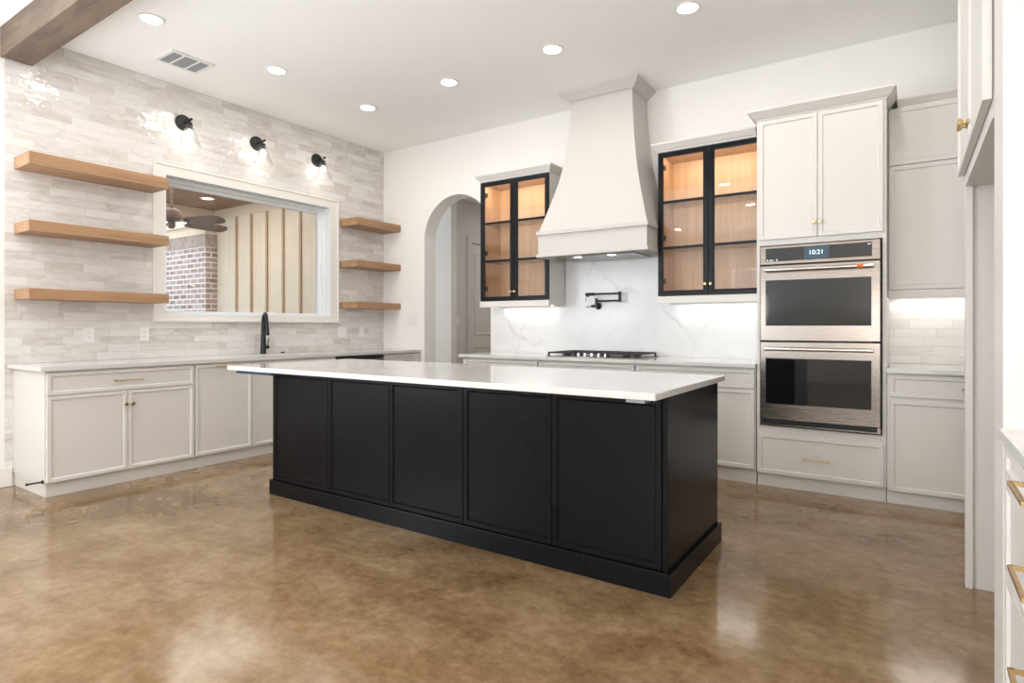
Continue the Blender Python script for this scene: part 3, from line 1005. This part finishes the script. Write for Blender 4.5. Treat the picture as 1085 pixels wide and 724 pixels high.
def glass_cabinet(label, x0, x1, xm, lamp_power):
    r = thing('glass_cabinet', label, 'cabinet', ((x0 + x1) / 2, 5.23, 1.40))
    zb, zt = 1.445, 2.742
    m = MB()
    t = 0.018
    m.box(x0, x0 + t, GY, YB - 0.002, zb, zt)
    m.box(x1 - t, x1, GY, YB - 0.002, zb, zt)
    m.box(x0 + t, x1 - t, GY, YB - 0.002, zt - 0.03, zt)
    m.box(x0 + t, x1 - t, GY, YB - 0.002, zb, zb + t)
    m.build('carcass', M['cab'], r)
    m = MB()
    i = 0.006
    m.box(x0 + t, x1 - t, YB - 0.012, YB - 0.004, zb + t, zt - 0.03)
    m.box(x0 + t, x0 + t + i, GY + 0.001, YB - 0.012, zb + t, zt - 0.03)
    m.box(x1 - t - i, x1 - t, GY + 0.001, YB - 0.012, zb + t, zt - 0.03)
    m.box(x0 + t + i, x1 - t - i, GY + 0.001, YB - 0.012, zb + t, zb + t + i)
    m.box(x0 + t + i, x1 - t - i, GY + 0.001, YB - 0.012, zt - 0.03 - i, zt - 0.03)
    m.build('wooden_interior', M['oak_in'], r)
    for z in (1.885, 2.285):
        B(x0 + t + i + 0.001, x1 - t - i - 0.001, GY + 0.03, YB - 0.014, z - 0.004, z + 0.004).build('glass_shelf', M['glass'], r)
    crown(x0, x1 if x1 < -2 else x1 - 0.058, GY - 0.012, YB - 0.002, zt - 0.012, 2.80, 0.052, True, x1 < -2).build('crown_moulding', M['cab'], r)
    B(x0 - 0.004, x1 + 0.004 if x1 < -2 else x1, GY - 0.026, GY + 0.02, 1.402, 1.462, 0.002).build('light_rail', M['cab'], r)
    B(x0, x1, GY + 0.021, YB - 0.024, 1.425, 1.4445).build('underside', M['cab'], r)
    TG = plane('-Y', GY)
    for a, b, kx, hx in ((x0 + 0.002, xm - 0.0015, xm - 0.022, x0 + 0.03), (xm + 0.0015, x1 - 0.002, xm + 0.022, x1 - 0.03)):
        d = MB()
        s = 0.045
        z0, z1 = 1.466, 2.722

        def rg(du, n):
            return [TG(a + du, z0 + du, n), TG(b - du, z0 + du, n), TG(b - du, z1 - du, n), TG(a + du, z1 - du, n)]
        d.strip([rg(0, 0), rg(0, 0.02), rg(0.002, 0.022), rg(s - 0.012, 0.022), rg(s - 0.009, 0.018), rg(s, 0.016), rg(s, 0.0), rg(0, 0)], closed=True)
        for z in (1.885, 2.285):
            tbox(d, TG, a + s, b - s, z - 0.011, z + 0.011, 0.002, 0.017)
        dd = d.build('door_frame', M['frame'], r)
        pn = MB()
        tbox(pn, TG, a + s - 0.004, b - s + 0.004, z0 + s - 0.004, z1 - s + 0.004, 0.006, 0.009)
        pn.build('glass_pane', M['glass'], dd)
        knob(TG, kx, 1.558, 0.022, dd, 0.013)
        for hz in (1.60, 1.98, 2.60):
            h = MB()
            h.box(hx - 0.008, hx + 0.022, GY + 0.004, GY + 0.05, hz - 0.022, hz + 0.022, 0.004)
            h.build('hinge', M['bronze'], dd)
    xc = (x0 + x1) / 2
    B(x0 + 0.06, x1 - 0.06, GY + 0.006, GY + 0.026, zt - 0.050, zt - 0.0365).build('strip_light', M['warmpuck'], r)
    area_light('cabinet_strip_light', (0, 0, 0), (x1 - x0 - 0.14, 0.018), lamp_power, (1, 0.79, 0.56), (0, 0.55, -1), 'RECTANGLE', r).location = Vector((xc, GY + 0.022, zt - 0.054)) - ORG[r.name]
    return r


glass_cabinet('black-framed glass cabinet with warm lit shelves, left of the hood beside the arch', -3.795, -2.955, -3.372, 2.6)
glass_cabinet('black-framed glass cabinet with warm lit shelves, between the hood and the oven tower', -1.842, -0.966, -1.402, 2.6)

# under-cabinet lamps
UL = 'under-cabinet lamps'


def under_light(label, xc, w, yc, z, power, col=(1, 0.975, 0.94)):
    r = thing('under_cabinet_light', label, 'light', (xc, yc, z), UL if False else None)
    B(xc - w / 2, xc + w / 2, yc - 0.012, yc + 0.012, z - 0.010, z - 0.0005, 0.002).build('housing', M['plate'], r)
    B(xc - w / 2 + 0.006, xc + w / 2 - 0.006, yc - 0.008, yc + 0.008, z - 0.0125, z - 0.0105).build('lens', M['puck'], r)
    area_light('under_cabinet_glow', (0, 0, -0.016), (w, 0.02), power, col, (0, 0.0, -1), 'RECTANGLE', r)


under_light('slim white lamp under the glass cabinet beside the arch', -3.38, 0.66, 5.31, 1.4245, 0.5)
under_light('slim white lamp under the glass cabinet beside the oven tower', -1.40, 0.70, 5.31, 1.4245, 0.55)

# ---------------------------------------------------------------- oven tower and double oven
TX0, TX1 = -0.962, -0.132
tw = thing('oven_tower', 'tall white cabinet tower housing the double oven', 'cabinet', ((TX0 + TX1) / 2, 5.07, 0))
m = MB()
m.box(TX0, TX0 + 0.022, BC, YB - 0.002, 0.103, 2.752)
m.box(TX1 - 0.022, TX1, BC, YB - 0.002, 0.103, 2.752)
m.box(TX0 + 0.022, TX1 - 0.022, BC, YB - 0.002, 1.805, 2.752)
m.box(TX0 + 0.022, TX1 - 0.022, BC, YB - 0.002, 0.103, 0.455)
m.build('carcass', M['cab'], tw)
B(TX0 + 0.002, TX1 - 0.002, 4.775, YB - 0.002, 0, 0.103).build('toe_kick', M['cab'], tw)
for a, b, kx in ((-0.944, -0.551, -0.571), (-0.547, -0.150, -0.530)):
    d = panel_front(TB, a, b, 1.848, 2.738, fr=0.028).build('door', M['cab'], tw)
    knob(TB, kx, 1.949, 0.02, d, 0.014)
d = panel_front(TB, -0.952, -0.146, 0.104, 0.398, fr=0.026).build('drawer', M['cab'], tw)
bar_pull(TB, -0.645, -0.465, 0.245, 0.012, 'handle', d)
crown(TX0, TX1, BC - 0.004, YB - 0.002, 2.748, 2.822, 0.058).build('crown_moulding', M['cab'], tw)

ov = thing('double_oven', 'stainless steel double wall oven in the white tower', 'oven', (-0.548, 4.9, 0.466))
OX0, OX1 = -0.931, -0.164
B(OX0 + 0.02, OX1 - 0.02, 4.752, 5.3, 0.470, 1.79).build('body', M['slot'], ov)
TO = plane('-Y', 4.752)
m = MB()
tbox(m, TO, OX0, OX1, 1.657, 1.796, 0.0, 0.030, 0.004)
cp = m.build('control_panel', M['steel'], ov)
m = MB()
tbox(m, TO, -0.893, -0.214, 1.681, 1.778, 0.0301, 0.0325, 0.001)
dp = m.build('display_glass', M['ovenglass'], cp)
m = MB()
tbox(m, TO, -0.635, -0.473, 1.686, 1.774, 0.0326, 0.0332)
m.build('display_screen', M['screen'], dp)


def text_mesh(body, name, T, uc, vc, size, n, mat, parent):
    cu = bpy.data.curves.new(name, 'FONT')
    cu.body = body
    cu.size = size
    cu.align_x = 'CENTER'
    cu.align_y = 'CENTER'
    cu.extrude = 0.0003
    to = bpy.data.objects.new('tmp_text', cu)
    COL.objects.link(to)
    dg = bpy.context.evaluated_depsgraph_get()
    me = bpy.data.meshes.new_from_object(to.evaluated_get(dg))
    bpy.data.objects.remove(to)
    org = ORG[parent.name]
    for v in me.vertices:
        p = T(uc + v.co.x, vc + v.co.y, n + v.co.z)
        v.co = Vector(p) - org
    me.materials.clear()
    me.materials.append(mat)
    o = bpy.data.objects.new(name, me)
    COL.objects.link(o)
    o.parent = parent
    return o


text_mesh('10:21', 'clock_digits', TO, -0.556, 1.731, 0.045, 0.0338, M['digits'], dp)
m = MB()
for u in (-0.886, -0.822):
    m.lathe(TO(u + 0.006, 1.690, 0.0327), (0, -1, 0), [(0, 0), (0.005, 0), (0.005, 0.0008), (0, 0.0009)], 10)
tbox(m, TO, -0.866, -0.838, 1.688, 1.692, 0.0327, 0.0332)
tbox(m, TO, -0.240, -0.220, 1.763, 1.767, 0.0327, 0.0332)
m.build('control_marks', M['digits'], dp)
for z0, z1, hz, w0, w1 in ((1.094, 1.650, 1.613, 1.205, 1.541), (0.510, 1.086, 1.034, 0.628, 0.965)):
    m = MB()
    tbox(m, TO, OX0, OX1, z0, z1, 0.0, 0.034, 0.004)
    dr = m.build('oven_door', M['steel'], ov)
    m = MB()
    tbox(m, TO, -0.892, -0.217, w0, w1, 0.0341, 0.0365, 0.002)
    m.build('door_window', M['ovenglass'], dr)
    m = MB()
    for (a, b, c, d_) in ((-0.897, -0.212, w0 - 0.005, w0), (-0.897, -0.212, w1, w1 + 0.005), (-0.897, -0.892, w0, w1), (-0.217, -0.212, w0, w1)):
        tbox(m, TO, a, b, c, d_, 0.0341, 0.037)
    m.build('window_trim', M['steel'], dr)
    m = MB()
    m.cyl(TO(-0.893, hz, 0.078), TO(-0.203, hz, 0.078), 0.0135, seg=18)
    for u in (-0.880, -0.216):
        tbox(m, TO, u - 0.013, u + 0.013, hz - 0.012, hz + 0.012, 0.034, 0.080, 0.004)
    h_ = m.build('handle', M['chrome'], dr, smooth=True)
    if hz > 1.5:
        m = MB().cyl(TO(-0.298, hz, 0.078), TO(-0.262, hz, 0.078), 0.0143, seg=18)
        g_ = m.build('handle_sticker', M['orange'], h_, smooth=True)
        g_['label'] = 'orange sticker on the handle'
m = MB()
tbox(m, TO, OX0, OX1, 0.468, 0.476, 0.0, 0.026)
tbox(m, TO, OX0, OX0 + 0.02, 0.476, 0.507, 0.0, 0.02)
tbox(m, TO, OX1 - 0.02, OX1, 0.476, 0.507, 0.0, 0.02)
m.build('vent_trim', M['steel'], ov)
m = MB()
tbox(m, TO, OX0 + 0.02, OX1 - 0.02, 0.486, 0.492, 0.0, 0.018)
m.build('vent_slat', M['matte'], ov)

# ---------------------------------------------------------------- right part of the back wall
RX0, RX1 = -0.122, XR - 0.003
UY = 5.043
ur = thing('wall_cabinet', 'white wall cabinet with stacked doors between the oven tower and the fridge alcove', 'cabinet', (0.35, 5.2, 1.40))
B(TX1 + 0.003, RX1, UY, YB - 0.002, 1.43, 2.74).build('carcass', M['cab'], ur)
TU = plane('-Y', UY)
for a, b in ((RX0, 0.372), (0.376, 0.864)):
    panel_front(TU, a, b, 2.347, 2.752, fr=0.028).build('upper_door', M['cab'], ur)
    panel_front(TU, a, b, 1.462, 2.341, fr=0.028).build('lower_door', M['cab'], ur)
crown(TX1 + 0.060, RX1, UY - 0.012, YB - 0.002, 2.752, 2.806, 0.048, False, False).build('crown_moulding', M['cab'], ur)
B(TX1 + 0.003, RX1, UY - 0.022, UY, 1.404, 1.457, 0.002).build('light_rail', M['cab'], ur)
under_light('slim white lamp under the wall cabinet right of the oven tower', 0.33, 0.85, 5.31, 1.4295, 1.1)
o = B(-0.131, RX1, YB - 0.011, YB - 0.001, 0.9175, 1.43).build('tile_backsplash', M['tile_x'], origin=(0, YB - 0.005, 0.0))
tag(o, 'pale handmade tile backsplash right of the oven tower', 'backsplash')
br = base_back('base_cabinet', 'white base cabinet between the oven tower and the fridge alcove', -0.130, RX1)
d = panel_front(TB, -0.114, 0.80, 0.728, 0.873, fr=0.026).build('drawer', M['cab'], br)
bar_pull(TB, 0.275, 0.45, 0.798, 0.012, 'handle', d)
for a, b in ((-0.114, 0.342), (0.346, 0.80)):
    panel_front(TB, a, b, 0.092, 0.704, fr=0.026).build('door', M['cab'], br)
o = B(-0.130, RX1, 4.705, YB - 0.012, 0.8875, 0.917, 0.002).build('corner_countertop', M['quartz'], origin=(0.3, 5.05, 0.8875))
tag(o, 'short white quartz countertop right of the oven tower', 'countertop')

# ---------------------------------------------------------------- fridge alcove and the right-hand cabinets
FX = 0.212
fp = thing('tall_end_panel', 'tall white end panel on the far side of the fridge alcove', 'panel', (0.5, 3.44, 0))
B(0.240, RX1, 3.432, 3.462, 0, 1.842).build('panel', M['cab'], fp)
B(FX, 0.2395, 3.416, 3.462, 0, 1.842, 0.001).build('front_stile', M['cab'], fp)
fc = thing('fridge_cabinet', 'white cabinet with two doors and gold knobs above the fridge alcove', 'cabinet', (0.5, 2.89, 1.843))
B(FX, RX1, 2.338, 3.462, 1.843, 2.76).build('carcass', M['cab'], fc)
TFx = plane('-X', FX - 0.002)
for a, b, ky in ((2.330, 2.884, 2.860), (2.888, 3.462, 2.912)):
    d = panel_front(TFx, a, b, 1.900, 2.75, th=0.024, fr=0.028).build('door', M['cab'], fc)
    knob(TFx, ky, 1.985, 0.024, d, 0.019)
m = MB()
m.box(FX - 0.05, RX1, 2.322, 3.462, 2.762, 2.83, 0.004)
m.build('crown_moulding', M['cab'], fc)
o = B(FX + 0.002, RX1, 2.118, 2.320, 0, 3.428, 0.002).build('alcove_pilaster', M['cab'], origin=(0.5, 2.22, 0))
tag(o, 'broad white full-height panel between the fridge alcove and the drawer cabinet', 'panel')
dc = thing('drawer_cabinet', 'white drawer cabinet with gold pulls at the right edge', 'cabinet', (0.5, 1.4, 0))
B(0.235, RX1, 0.75, 2.117, 0.10, ZT).build('carcass', M['cab'], dc)
B(0.275, RX1, 0.75, 2.117, 0.0, 0.10).build('toe_kick', M['cab'], dc)
TD = plane('-X', 0.235)
for z0, z1, hz in ((0.790, 0.876, 0.842), (0.535, 0.782, 0.650), (0.108, 0.527, 0.415)):
    d = panel_front(TD, 1.15, 2.085, z0, z1, th=0.02, fr=0.022).build('drawer', M['cab'], dc)
    m = MB()
    u0, u1, n1 = 1.555, 1.76, 0.045
    for (a, b) in ((TD(u0, hz, n1), TD(u1, hz, n1)),):
        m.box(min(a[0], b[0]) - 0.005, max(a[0], b[0]) + 0.005, u0, u1, hz - 0.005, hz + 0.005, 0.001)
    for u in (u0, u1 - 0.010):
        tbox(m, TD, u, u + 0.010, hz - 0.005, hz + 0.005, 0.012, n1)
    h_ = m.build('handle', M['gold'], d)
    h_['label'] = 'square gold bar pull'
o = B(0.205, RX1, 0.72, 2.1175, 0.8875, 0.917, 0.002).build('side_countertop', M['quartz'], origin=(0.5, 1.4, 0.8875))
tag(o, 'white quartz countertop on the drawer cabinet at the right edge', 'countertop')

# ================================================================== SMALLER OBJECTS
# ---------------------------------------------------------------- ceiling beam
m = B(XL + 0.002, XR - 0.002, 1.527, 1.722, 3.205, ZC - 0.001, 0.006)
for k in range(4):
    pass
o = m.build('ceiling_beam', M['beam'], origin=(-2.4, 1.62, 3.205))
tag(o, 'rustic brown wooden beam under the ceiling at the top left', 'beam')

# ---------------------------------------------------------------- floating shelves
for lb, y0, y1, z0, z1 in (
        ('long oak floating shelf left of the window, topmost of three', 1.612, 2.592, 2.388, 2.480),
        ('long oak floating shelf left of the window, middle of three', 1.612, 2.592, 1.900, 1.981),
        ('long oak floating shelf left of the window, lowest of three', 1.612, 2.592, 1.402, 1.480),
        ('short oak floating shelf in the corner beside the arch, topmost of three', 4.690, 5.398, 2.385, 2.472),
        ('short oak floating shelf in the corner beside the arch, middle of three', 4.690, 5.398, 1.898, 1.975),
        ('short oak floating shelf in the corner beside the arch, lowest of three', 4.690, 5.398, 1.414, 1.488)):
    o = B(XL + 0.001, XL + 0.305, y0, y1, z0, z1, 0.002).build('floating_shelf', M['oak_y'], origin=(XL, (y0 + y1) / 2, z0))
    tag(o, lb, 'shelf', 'oak floating shelves')

# ---------------------------------------------------------------- wall sconces
for yc, lb in ((2.866, 'dark wall sconce with clear glass shade above the window, nearest the long shelves'),
               (3.612, 'dark wall sconce with clear glass shade above the middle of the window'),
               (4.362, 'dark wall sconce with clear glass shade above the window, nearest the arch')):
    zc = 3.095
    s = thing('wall_sconce', lb, 'wall lamp', (XL, yc, zc), 'wall sconces over the window')
    MB().lathe((XL + 0.001, yc, zc), (1, 0, 0), [(0, 0), (0.074, 0), (0.074, 0.012), (0.066, 0.020), (0.02, 0.024), (0, 0.024)], 28).build('backplate', M['bronze'], s, smooth=True)
    m = MB().tube([(XL + 0.02, yc, zc), (XL + 0.075, yc, zc), (XL + 0.105, yc, zc - 0.008), (XL + 0.115, yc, zc - 0.03)], 0.0075, 10)
    m.cyl((XL + 0.12, yc, zc + 0.004), (XL + 0.15, yc, zc + 0.01), 0.011, seg=14)
    m.build('arm', M['bronze'], s, smooth=True)
    MB().lathe((XL + 0.115, yc, zc - 0.022), (0, 0, -1), [(0, 0), (0.024, 0), (0.026, 0.012), (0.026, 0.05), (0.02, 0.055), (0, 0.055)], 18).build('socket', M['bronze'], s, smooth=True)
    MB().ball((XL + 0.115, yc, zc - 0.115), 0.028, 1, 1, 1.25).build('bulb', M['bulb'], s, smooth=True)
    MB().lathe((XL + 0.115, yc, zc - 0.045), (0, 0, -1), [(0.028, 0), (0.036, 0.02), (0.062, 0.09), (0.098, 0.18), (0.101, 0.185), (0.0985, 0.185), (0.060, 0.0905), (0.034, 0.021), (0.026, 0.002)], 32).build('glass_shade', M['shade'], s, smooth=True)
    ld = bpy.data.lights.new('sconce_bulb_light', 'POINT')
    ld.energy = 0.75
    ld.color = (1, 0.93, 0.83)
    ld.shadow_soft_size = 0.03
    lo = bpy.data.objects.new('sconce_bulb_light', ld)
    COL.objects.link(lo)
    lo.parent = s
    lo.location = (0.115, 0, -0.165)

# ---------------------------------------------------------------- recessed ceiling lights
cans = [(-4.56, 2.10, 'round recessed ceiling light nearest the wooden beam'),
        (-4.57, 3.13, 'round recessed ceiling light above the sink wall, between the vent and the corner light'),
        (-4.58, 4.18, 'round recessed ceiling light nearest the tiled corner'),
        (-3.49, 4.16, 'round recessed ceiling light in front of the arch'),
        (-2.385, 4.13, 'round recessed ceiling light straight in front of the hood'),
        (-1.29, 4.12, 'round recessed ceiling light at the top edge, in front of the oven tower')]


def can_light(x, y, lb):
    r = thing('recessed_light', lb, 'light', (x, y, ZC), 'recessed ceiling lights')
    MB().lathe((x, y, ZC - 0.001), (0, 0, -1), [(0.070, 0), (0.088, 0), (0.086, 0.005), (0.072, 0.006), (0.070, 0)], 32).build('trim_ring', M['plate'], r, smooth=True)
    MB().lathe((x, y, ZC - 0.001), (0, 0, -1), [(0, 0.003), (0.0705, 0.003)], 32).build('lens', M['can'], r)
    area_light('can_glow', (0, 0, -0.012), (0.14,), 5.5, (1, 0.95, 0.89), (0, 0, -1), 'DISK', r)


for c_ in cans:
    can_light(*c_)

# ---------------------------------------------------------------- ceiling vent
vt = thing('ceiling_vent', 'white ceiling vent with three louvred sections near the tile wall', 'vent', (-5.06, 2.595, ZC))
vx0, vx1, vy0, vy1 = -5.215, -4.915, 2.42, 2.775
m = MB()
zb_ = ZC - 0.010
bw = 0.028
for (a, b, c, d) in ((vx0, vx1, vy0, vy0 + bw), (vx0, vx1, vy1 - bw, vy1), (vx0, vx0 + bw, vy0 + bw, vy1 - bw), (vx1 - bw, vx1, vy0 + bw, vy1 - bw),
                     (vx0 + bw, vx1 - bw, 2.528, 2.543), (vx0 + bw, vx1 - bw, 2.652, 2.667)):
    m.box(a, b, c, d, zb_, ZC - 0.0005)
m.build('frame', M['plate'], vt)
for y0, y1 in ((vy0 + bw, 2.528), (2.543, 2.652), (2.667, vy1 - bw)):
    m = MB()
    n = 7
    for k in range(n):
        xa = vx0 + bw + 0.004 + (vx1 - vx0 - 2 * bw - 0.008) * k / n
        m.prism([(xa, y0 + 0.001, zb_ + 0.001), (xa + 0.024, y0 + 0.001, zb_ + 0.0085), (xa + 0.026, y0 + 0.001, zb_ + 0.007), (xa + 0.002, y0 + 0.001, zb_ - 0.0005)], (0, y1 - y0 - 0.002, 0))
    m.build('louvre_section', M['ventgrey'], vt)

# ---------------------------------------------------------------- outlets and switches


def outlet(name, label, T, uc, vc, w, h, gangs, kind):
    p0 = T(uc, vc, 0)
    r = thing(name, label, 'outlet' if kind == 'o' else 'light switch', p0)
    m = MB()
    tbox(m, T, uc - w / 2, uc + w / 2, vc - h / 2, vc + h / 2, 0.0005, 0.006, 0.002)
    m.build('cover_plate', M['plate'], r)
    for g in range(gangs):
        u = uc + (g - (gangs - 1) / 2) * 0.046
        if kind == 'o':
            m = MB()
            for dv in (-0.02, 0.02):
                tbox(m, T, u - 0.0165, u + 0.0165, vc + dv - 0.014, vc + dv + 0.014, 0.006, 0.0075, 0.0006)
            s = m.build('socket_face', M['plate'], r)
            m = MB()
            for dv in (-0.02, 0.02):
                for du in (-0.006, 0.006):
                    tbox(m, T, u + du - 0.001, u + du + 0.001, vc + dv - 0.002, vc + dv + 0.006, 0.0075, 0.0078)
                tbox(m, T, u - 0.002, u + 0.002, vc + dv - 0.010, vc + dv - 0.006, 0.0075, 0.0078)
            m.build('socket_slots', M['slot'], s)
        else:
            m = MB()
            tbox(m, T, u - 0.016, u + 0.016, vc - 0.033, vc + 0.033, 0.006, 0.0085, 0.001)
            m.build('rocker', M['plate'], r)


TW = plane('+X', XL)
outlet('wall_outlet', 'white outlet on the tile under the long shelves, nearer the open end', TW, 2.103, 1.130, 0.078, 0.125, 1, 'o')
outlet('wall_outlet', 'white outlet on the tile below the window corner near the long shelves', TW, 2.530, 1.132, 0.078, 0.125, 1, 'o')
outlet('wall_switch', 'white double switch on the tile under the short shelves', TW, 4.735, 1.132, 0.125, 0.125, 2, 's')
outlet('wall_outlet', 'white outlet on the tile under the short corner shelves', TW, 5.028, 1.132, 0.078, 0.125, 1, 'o')
outlet('wall_switch', 'white triple switch on the plain wall beside the arch', plane('-Y', YB), -5.118, 1.282, 0.185, 0.128, 3, 's')
outlet('wall_switch', 'white switch on the shaded hall wall beside the hall door', plane('+X', HX), 6.62, 1.282, 0.078, 0.125, 1, 's')

# ---------------------------------------------------------------- gas cooktop
kx0, kx1, ky0, ky1 = -2.845, -1.93, 4.80, 5.30
ck = thing('gas_cooktop', 'gas cooktop with black cast iron grates set in the back countertop', 'cooktop', (-2.388, 5.05, 0.917))
B(kx0, kx1, ky0, ky1, 0.9175, 0.926, 0.003).build('steel_tray', M['steel'], ck)
gx = [kx0 + 0.012, kx0 + 0.308, kx1 - 0.308, kx1 - 0.012]
for i in range(3):
    a, b = gx[i] + 0.002, gx[i + 1] - 0.002
    ya, yb_ = (4.815, 5.285) if i != 1 else (4.90, 5.285)
    m = MB()
    zt_ = 0.962
    for y in (ya, yb_ - 0.014, (ya + yb_) / 2 - 0.007):
        m.box(a, b, y, y + 0.014, zt_ - 0.014, zt_, 0.002)
    for x in (a, b - 0.014):
        m.box(x, x + 0.014, ya, yb_, zt_ - 0.014, zt_, 0.002)
    nb = 7
    for k in range(1, nb):
        x = a + (b - a) * k / nb
        m.box(x - 0.004, x + 0.004, ya, yb_, zt_ - 0.010, zt_ + 0.002)
    for x in (a, b - 0.016):
        for y in (ya, yb_ - 0.016):
            m.box(x, x + 0.016, y, y + 0.016, 0.926, zt_ - 0.01)
    m.build('grate', M['iron'], ck)
for bx, by, br_ in ((-2.69, 4.93, 0.04), (-2.69, 5.17, 0.035), (-2.388, 5.10, 0.055), (-2.085, 4.93, 0.04), (-2.085, 5.17, 0.035)):
    MB().lathe((bx, by, 0.926), (0, 0, 1), [(0, 0), (br_, 0), (br_, 0.008), (br_ * 0.8, 0.012), (br_ * 0.8, 0.018), (0, 0.02)], 20).build('burner', M['iron'], ck, smooth=True)
for k in range(5):
    x = -2.388 + (k - 2) * 0.068
    MB().lathe((x, 4.85, 0.926), (0, 0, 1), [(0, 0), (0.022, 0), (0.022, 0.006), (0.018, 0.008), (0.016, 0.03), (0, 0.031)], 16).build('control_knob', M['chrome'], ck, smooth=True)

# ---------------------------------------------------------------- pot filler
pf = thing('pot_filler', 'matte black folding pot filler tap on the marble above the cooktop', 'tap', (-2.575, YB - 0.022, 1.40))
yw = YB - 0.0225
px_ = -2.575
MB().lathe((px_, yw, 1.402), (0, -1, 0), [(0, 0), (0.034, 0), (0.034, 0.008), (0.017, 0.012), (0.017, 0.065), (0, 0.066)], 20).build('wall_flange', M['matte'], pf, smooth=True)
m = MB().cyl((px_, yw - 0.05, 1.385), (px_, yw - 0.05, 1.470), 0.013, seg=14)
m.cyl((px_, yw - 0.05, 1.462), (px_, yw - 0.05, 1.478), 0.017, seg=14)
m.build('swivel_post', M['matte'], pf, smooth=True)
jx = -2.315
MB().cyl((px_, yw - 0.05, 1.450), (jx, yw - 0.075, 1.450), 0.0095, seg=12).build('lower_arm', M['matte'], pf, smooth=True)
MB().cyl((jx, yw - 0.075, 1.435), (jx, yw - 0.075, 1.535), 0.0145, seg=14).build('elbow', M['matte'], pf, smooth=True)
MB().cyl((jx, yw - 0.075, 1.518), (-2.60, yw - 0.10, 1.518), 0.0095, seg=12).build('upper_arm', M['matte'], pf, smooth=True)
m = MB().cyl((-2.57, yw - 0.10, 1.518), (-2.665, yw - 0.105, 1.518), 0.015, seg=14)
m.cyl((-2.64, yw - 0.103, 1.52), (-2.64, yw - 0.103, 1.49), 0.010, seg=12)
m.build('outlet_valve', M['matte'], pf, smooth=True)
m = MB().cyl((-2.66, yw - 0.105, 1.515), (-2.66, yw - 0.110, 1.445), 0.0035, seg=8)
m.build('valve_lever', M['matte'], pf, smooth=True)
m = MB().cyl((px_, yw - 0.05, 1.402), (px_ - 0.05, yw - 0.055, 1.402), 0.014, seg=14)
m.cyl((px_ - 0.045, yw - 0.055, 1.402), (px_ - 0.10, yw - 0.08, 1.392), 0.004, seg=8)
m.build('wall_lever', M['matte'], pf, smooth=True)
